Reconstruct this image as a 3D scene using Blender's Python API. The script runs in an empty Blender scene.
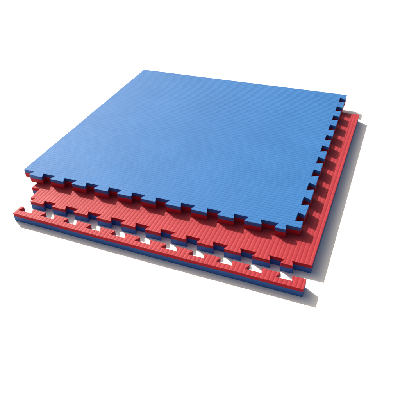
import bpy, bmesh, math, random
from mathutils import Vector, Matrix, noise as mnoise
random.seed(4)
C = bpy.context.scene.collection
H = 0.0318                      # mat thickness (scene unit = one mat's side)
SPLIT = 0.0198                  # height of the colour change in the foam when red is up

# ------------------------------------------------------------------ materials
def new_mat(name):
    m = bpy.data.materials.new(name); m.use_nodes = True
    nt = m.node_tree; nt.nodes.clear()
    out = nt.nodes.new('ShaderNodeOutputMaterial'); b = nt.nodes.new('ShaderNodeBsdfPrincipled')
    nt.links.new(b.outputs[0], out.inputs[0])
    return m, nt, b

def noise(nt, co, scale, detail=4, rough=.55, stretch=None):
    if stretch:
        mp = nt.nodes.new('ShaderNodeMapping'); mp.inputs['Scale'].default_value = stretch
        nt.links.new(co, mp.inputs[0]); co = mp.outputs[0]
    n = nt.nodes.new('ShaderNodeTexNoise'); n.inputs['Scale'].default_value = scale
    n.inputs['Detail'].default_value = detail; n.inputs['Roughness'].default_value = rough
    nt.links.new(co, n.inputs['Vector']); return n.outputs[0]

def ramp(nt, fac, stops):
    r = nt.nodes.new('ShaderNodeValToRGB'); e = r.color_ramp.elements
    e[0].position, e[0].color = stops[0][0], (*stops[0][1], 1)
    e[1].position, e[1].color = stops[-1][0], (*stops[-1][1], 1)
    for p, c in stops[1:-1]:
        x = e.new(p); x.color = (*c, 1)
    nt.links.new(fac, r.inputs[0]); return r.outputs[0]

def foam(name, lo, mid, hi, rough=.48, spec=.25, sheen_axis=None):
    """closed-cell EVA foam: faint mottling, fine cell grain, softened edges"""
    m, nt, b = new_mat(name)
    co = nt.nodes.new('ShaderNodeTexCoord').outputs['Object']
    big = noise(nt, co, 5, 5, .6)
    col = ramp(nt, big, [(.3, lo), (.5, mid), (.7, hi)])
    # small scuffs: sparse paler specks
    sp = noise(nt, co, 260, 2, .5)
    spr = ramp(nt, sp, [(.70, (0, 0, 0)), (.78, (1, 1, 1))])
    mx = nt.nodes.new('ShaderNodeMix'); mx.data_type = 'RGBA'
    ml = nt.nodes.new('ShaderNodeMath'); ml.operation = 'MULTIPLY'; ml.inputs[1].default_value = .16
    nt.links.new(spr, ml.inputs[0]); nt.links.new(ml.outputs[0], mx.inputs[0])
    nt.links.new(col, mx.inputs[6]); mx.inputs[7].default_value = tuple(min(1, c * 1.25 + .06) for c in hi) + (1,)
    nt.links.new(mx.outputs[2], b.inputs['Base Color'])
    rr = nt.nodes.new('ShaderNodeMapRange'); rr.inputs[3].default_value = rough - .05; rr.inputs[4].default_value = rough + .07
    nt.links.new(noise(nt, co, 18, 5, .6), rr.inputs[0]); nt.links.new(rr.outputs[0], b.inputs['Roughness'])
    b.inputs['Specular IOR Level'].default_value = spec
    bev = nt.nodes.new('ShaderNodeBevel'); bev.samples = 4; bev.inputs['Radius'].default_value = .0008
    g = nt.nodes.new('ShaderNodeBump'); g.inputs['Strength'].default_value = .25; g.inputs['Distance'].default_value = .0006
    nt.links.new(noise(nt, co, 420, 3, .6), g.inputs['Height']); nt.links.new(bev.outputs[0], g.inputs['Normal'])
    g2 = nt.nodes.new('ShaderNodeBump'); g2.inputs['Strength'].default_value = .5; g2.inputs['Distance'].default_value = .0015
    nt.links.new(noise(nt, co, 26, 3, .5), g2.inputs['Height']); nt.links.new(g.outputs[0], g2.inputs['Normal'])
    nt.links.new(g2.outputs[0], b.inputs['Normal'])
    return m

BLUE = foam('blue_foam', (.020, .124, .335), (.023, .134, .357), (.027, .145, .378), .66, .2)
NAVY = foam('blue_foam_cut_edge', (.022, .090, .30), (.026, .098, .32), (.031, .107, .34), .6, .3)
RED = foam('red_foam', (.30, .022, .030), (.32, .026, .035), (.345, .030, .040), .62, .16)
CRIM = foam('red_foam_cut_edge', (.40, .009, .018), (.43, .011, .021), (.46, .014, .026), .65, .15)

def ground_mat():
    m, nt, b = new_mat('pale_concrete')
    co = nt.nodes.new('ShaderNodeTexCoord').outputs['Object']
    col = ramp(nt, noise(nt, co, 9, 8, .65), [(.25, (.65, .66, .625)), (.5, (.685, .695, .66)), (.75, (.72, .73, .695))])
    nt.links.new(col, b.inputs['Base Color'])
    b.inputs['Roughness'].default_value = .85
    g = nt.nodes.new('ShaderNodeBump'); g.inputs['Strength'].default_value = .2; g.inputs['Distance'].default_value = .001
    nt.links.new(noise(nt, co, 300, 4, .6), g.inputs['Height']); nt.links.new(g.outputs[0], b.inputs['Normal'])
    return m
GROUND = ground_mat()

# ------------------------------------------------------------------ foam layers
def jitter(): return random.uniform(-.0007, .0007)

def tooth(cx, y0, y1, wb, wt, axis, side_base, ch=.0020):
    """convex dovetail outline (narrow at y0, wide at the tip y1) with rounded tip corners.
    axis 0: runs along x (points in +-y); axis 1: runs along y (points in +-x)"""
    s = 1 if y1 > y0 else -1
    a, d = wt / 2, abs(y1 - y0)
    pts = [(-wb / 2, 0), (-a + ch * .12, d - ch * 1.1), (-a + ch * .45, d - ch * .25), (-a + ch * 1.4, d),
           (a - ch * 1.4, d), (a - ch * .45, d - ch * .25), (a - ch * .12, d - ch * 1.1), (wb / 2, 0)]
    out = [(cx + u, y0 + s * v) for u, v in pts]
    return [(p[1], p[0]) for p in out] if axis else out

def wave(t, period, amp):
    """rounded ribs with narrow grooves; 0 on the crest"""
    f = (t / period) % 1.0
    c = abs(2 * f - 1)              # 1 at the groove, 0 on the crest
    return -amp * c ** 3.2

def layer(name, pieces, z0, z1, material, parent, rib=None, zj=None, bow=0):
    """one foam layer: convex outline pieces, ribbed top when rib=(axis, period, amplitude, phase)"""
    bm = bmesh.new()
    for pc in pieces:
        vs = [bm.verts.new((x, y, z1)) for x, y in pc]
        f = bm.faces.new(vs); f.normal_update()
        if f.normal.z < 0: f.normal_flip()
    if rib:
        ax, per, amp, ph = rib
        co = [v.co[ax] for v in bm.verts]; lo, hi = min(co), max(co)
        fr = (0, .06, .14, .28, .5, .72, .86, .94)
        n = Vector((1, 0, 0)) if ax == 0 else Vector((0, 1, 0))
        for k in range(math.floor((lo - ph) / per), math.ceil((hi - ph) / per) + 1):
            for q in fr:
                p = ph + (k + q) * per
                if lo + 1e-4 < p < hi - 1e-4:
                    bmesh.ops.bisect_plane(bm, geom=bm.verts[:] + bm.edges[:] + bm.faces[:], dist=2e-6,
                                           plane_co=n * p, plane_no=n)
    else:                                        # enough vertices along the cut edge to let it wander
        for n in (Vector((1, 0, 0)), Vector((0, 1, 0))):
            for k in range(-72, 73):
                bmesh.ops.bisect_plane(bm, geom=bm.verts[:] + bm.edges[:] + bm.faces[:], dist=2e-6,
                                       plane_co=n * (k * .0161 + .0031), plane_no=n)
    bmesh.ops.remove_doubles(bm, verts=bm.verts[:], dist=8e-6)
    if rib:
        for v in bm.verts: v.co.z += wave(v.co[ax] - ph, per, amp)
    top = bm.faces[:]
    be = [e for e in bm.edges if len(e.link_faces) == 1]
    ret = bmesh.ops.extrude_edge_only(bm, edges=be)
    for g in ret['geom']:
        if isinstance(g, bmesh.types.BMVert): g.co.z = z0
    # underside: the plain outline pieces
    for pc in pieces:
        vs = [bm.verts.new((x, y, z0)) for x, y in pc]
        f = bm.faces.new(vs); f.normal_update()
        if f.normal.z > 0: f.normal_flip()
    tset = set(top)
    side = [f for f in bm.faces if f not in tset and abs(f.normal.z) < .5]
    bmesh.ops.recalc_face_normals(bm, faces=bm.faces[:])
    # hand-cut foam: edges wander a fraction of a millimetre, the glue line is not quite level
    sd_ = len(pieces) * 3.7
    for v in bm.verts:
        q = Vector((v.co.x * 14, v.co.y * 14, sd_)); d = mnoise.noise_vector(q) * .0009
        q2 = Vector((v.co.x * 3, v.co.y * 3, sd_)); d2 = mnoise.noise_vector(q2) * .0012
        if zj is not None and abs(v.co.z - zj) < .0004: v.co.z += mnoise.noise(q * 1.7) * .0009 + mnoise.noise(q2) * .0012
        v.co.x += d.x + d2.x; v.co.y += d.y + d2.y + bow * (4 * (v.co.x + .5) ** 2 - 1)
    me = bpy.data.meshes.new(name); bm.to_mesh(me); bm.free()
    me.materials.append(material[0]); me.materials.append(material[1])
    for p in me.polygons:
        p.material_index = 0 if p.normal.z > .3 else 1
        p.use_smooth = p.normal.z > .3
    at = me.attributes.new('sharp_edge', 'BOOLEAN', 'EDGE')
    ef = {}
    for p in me.polygons:
        for k in p.edge_keys: ef.setdefault(k, []).append(p.material_index + (2 if p.normal.z < -.5 else 0))
    for e in me.edges:
        q = ef.get(e.key, [])
        at.data[e.index].value = len(q) != 2 or q[0] != q[1] or q[0] == 1
    o = bpy.data.objects.new(name, me); C.objects.link(o); o.parent = parent
    return o

def thing(name, label, cat, loc, rz=0, group=None):
    o = bpy.data.objects.new(name, None); C.objects.link(o)
    o.empty_display_size = .1; o.location = loc; o.rotation_euler = (0, 0, rz)
    o['label'] = label; o['category'] = cat
    if group: o['group'] = group
    return o

def body(x0, y0, x1, y1, front=(), right=(), left=(), back=()):
    """rectangle whose sides carry the tooth base points as collinear vertices (counter-clockwise)"""
    p = [(x0, y0)]
    for a, b in sorted(front): p += [(a, y0), (b, y0)]
    p.append((x1, y0))
    for a, b in sorted(right): p += [(x1, a), (x1, b)]
    p.append((x1, y1))
    for a, b in sorted(back, reverse=True): p += [(b, y1), (a, y1)]
    p.append((x0, y1))
    for a, b in sorted(left, reverse=True): p += [(x0, b), (x0, a)]
    out = [p[0]]
    for q in p[1:]:
        if math.dist(q, out[-1]) > 1e-7: out.append(q)
    return out

# ---- top mat: blue side up, teeth on the front and right edges
top = thing('foam_mat', 'whole blue-topped foam puzzle mat with fine crosswise ribs lying topmost on the red mat', 'foam mat', (0, 0, H + .0003),
            group='reversible foam puzzle mats')
PX = 1.0145
DEP = .0225
teeth, fb, rb = [], [], []
for k in range(11):
    c = .0688 + .0915 * k + jitter()
    if k == 10: c = .9805
    wt, wb = (.056, .040) if k < 10 else (.036, .022)
    teeth.append(tooth(c, 0, -DEP, wb, wt, 0, 0)); fb.append((c - wb / 2, c + wb / 2))
cen = [.050 + .0885 * k for k in range(11)]      # centres of the sockets on the right edge
def side_teeth(x0, x1, sgn):
    out, base = [], []
    for k in range(12):
        a = 0.0 if k == 0 else cen[k - 1]
        b = 1.0 if k == 11 else cen[k]
        sn, sw = .0145, .0245                    # half-width of a socket at its mouth / inside
        bl = a + sw if k else 0.0; bh = b - sw if k < 11 else 1.0
        tl = a + sn if k else 0.0; th = b - sn if k < 11 else 1.0
        s = 1 if x1 > x0 else -1
        ch = .0018
        pts = [(x0, bl)]
        pts += [(x1 - s * ch, tl + (.0002 if k else 0)), (x1, tl + ch)] if k else [(x1, tl)]
        pts += [(x1, th - ch), (x1 - s * ch, th - .0002)] if k < 11 else [(x1 - s * 0, th)]
        pts += [(x0, bh)]
        out.append(pts); base.append((bl, bh))
    return out, base
st, rb = side_teeth(PX, 1.0390, 1)
pieces = [body(0, 0, PX, 1.0, front=fb, right=rb)] + teeth + st
layer('red_underside_layer', pieces, 0, H - .0138, (CRIM, CRIM), top, zj=H - .01375)
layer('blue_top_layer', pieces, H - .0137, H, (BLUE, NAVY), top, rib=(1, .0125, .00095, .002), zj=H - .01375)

# ---- middle mat: the same kind of mat turned over, red side up, teeth on the front and left edges
mid = thing('foam_mat', 'whole red-topped foam puzzle mat lying on the ground directly under the blue-topped mat', 'foam mat',
            (1.1001, -.1182, 0), -.0116, group='reversible foam puzzle mats')
W = 1.0
teeth, fb = [], []
for k in range(11):                              # socket centres .095 + .0903 k in world x
    c = -1.1001 + .1405 + .0903 * k + jitter()
    wt, wb = (.055, .039)
    if k == 10: c, wt, wb = -1.1001 + 1.0305, .038, .023
    teeth.append(tooth(c, 0, -.0195, wb, wt, 0, 0)); fb.append((c - wb / 2, c + wb / 2))
teethl, lb = [], []
for k in range(11):
    c = .077 + .0885 * k; c += jitter()
    wt, wb = .055, .039
    if k == 0: c, wt, wb = .086, .071, .056
    teethl.append(tooth(c, -W, -W - .034, wb, wt, 1, 0)); lb.append((c - wb / 2, c + wb / 2))
pieces = [body(-W, 0, 0, 1.0, front=fb, left=lb)] + teeth + teethl
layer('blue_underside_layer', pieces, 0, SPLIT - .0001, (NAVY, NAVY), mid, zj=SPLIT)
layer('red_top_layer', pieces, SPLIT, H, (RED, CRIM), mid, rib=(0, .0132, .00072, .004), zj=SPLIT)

# ---- border strip: straight front, teeth on the back
strip = thing('border_strip', 'narrow loose foam edging strip, red over blue, lying in front of the mats', 'foam edging strip',
              (1.0948, -.2174, 0), -.0155)
teeth, bb = [], []
D0 = .0208
for k in range(12):
    c = -1.0948 + .449 + .0905 * (k - 4)
    wt, wb = .055, .037
    if k == 0: c0, c1 = -.9955, c + wt / 2
    if k == 11: c0, c1 = c - wt / 2, 0.0
    if k in (0, 11):
        d = .0415; ch = .0022
        if k == 0:
            pts = [(c0, D0), (c0, d - ch), (c0 + ch, d), (c1 - ch * 1.4, d), (c1 - .4 * ch, d - .3 * ch), (c1, d - ch), (c1 - .009, D0)]
            bb.append((c0, c1 - .009))
        else:
            pts = [(c0 + .009, D0), (c0, d - ch), (c0 + .4 * ch, d - .3 * ch), (c0 + 1.4 * ch, d), (c1 - ch, d), (c1, d - ch), (c1, D0)]
            bb.append((c0 + .009, c1))
        teeth.append(pts)
    else:
        c += jitter()
        teeth.append(tooth(c, D0, .0415, wb, wt, 0, 0)); bb.append((c - wb / 2, c + wb / 2))
pieces = [body(-.9955, 0, 0, D0, back=bb)] + teeth
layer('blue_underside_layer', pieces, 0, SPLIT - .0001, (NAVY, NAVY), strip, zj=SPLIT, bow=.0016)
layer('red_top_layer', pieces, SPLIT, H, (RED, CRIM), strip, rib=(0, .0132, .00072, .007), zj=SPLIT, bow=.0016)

# ------------------------------------------------------------------ ground
me = bpy.data.meshes.new('ground'); bm = bmesh.new()
vs = [bm.verts.new(v) for v in ((-60, -60, -.0005), (60, -60, -.0005), (60, 60, -.0005), (-60, 60, -.0005))]
bm.faces.new(vs); bm.to_mesh(me); bm.free(); me.materials.append(GROUND)
g = bpy.data.objects.new('ground', me); C.objects.link(g); g['kind'] = 'structure'

# ------------------------------------------------------------------ light
SX, SY = 1.31, -.78
L = Vector((SX, SY, -1)).normalized()
elev = math.asin(-L.z)
sd = bpy.data.lights.new('sun', 'SUN'); sd.energy = 5; sd.angle = math.radians(.5); sd.color = (1, .95, .88)
so = bpy.data.objects.new('sun', sd); C.objects.link(so)
so.rotation_euler = L.to_track_quat('-Z', 'Y').to_euler(); so.location = (-2, 2, 3)
w = bpy.data.worlds.new('World'); bpy.context.scene.world = w; w.use_nodes = True
nt = w.node_tree; bg = nt.nodes['Background']
sky = nt.nodes.new('ShaderNodeTexSky'); sky.sky_type = 'NISHITA'; sky.sun_disc = False
sky.sun_elevation = elev; sky.sun_rotation = math.atan2(-SX, -SY)
sky.air_density = 1; sky.dust_density = 8; sky.ozone_density = 0
nt.links.new(sky.outputs[0], bg.inputs[0]); bg.inputs[1].default_value = .105

# ------------------------------------------------------------------ camera
cd = bpy.data.cameras.new('camera'); co = bpy.data.objects.new('camera', cd); C.objects.link(co)
cd.sensor_width = 36; cd.lens = 492.455 / 400 * 36; cd.clip_start = .01; cd.clip_end = 500
rx, uy, bz = ((0.93098322, 0.36357093, -0.03296060), (-0.19320512, 0.56730714, 0.80052133), (0.30974507, -0.73890377, 0.59839720))
M = Matrix((rx, uy, bz)).transposed().to_4x4(); M.translation = Vector((1.20327, -1.18475, 1.05056))
co.matrix_world = M
sc = bpy.context.scene; sc.camera = co
sc.view_settings.view_transform = 'Standard'; sc.view_settings.look = 'None'
sc.view_settings.exposure = .5; sc.view_settings.gamma = 1
sc.cycles.max_bounces = 8; sc.cycles.diffuse_bounces = 5
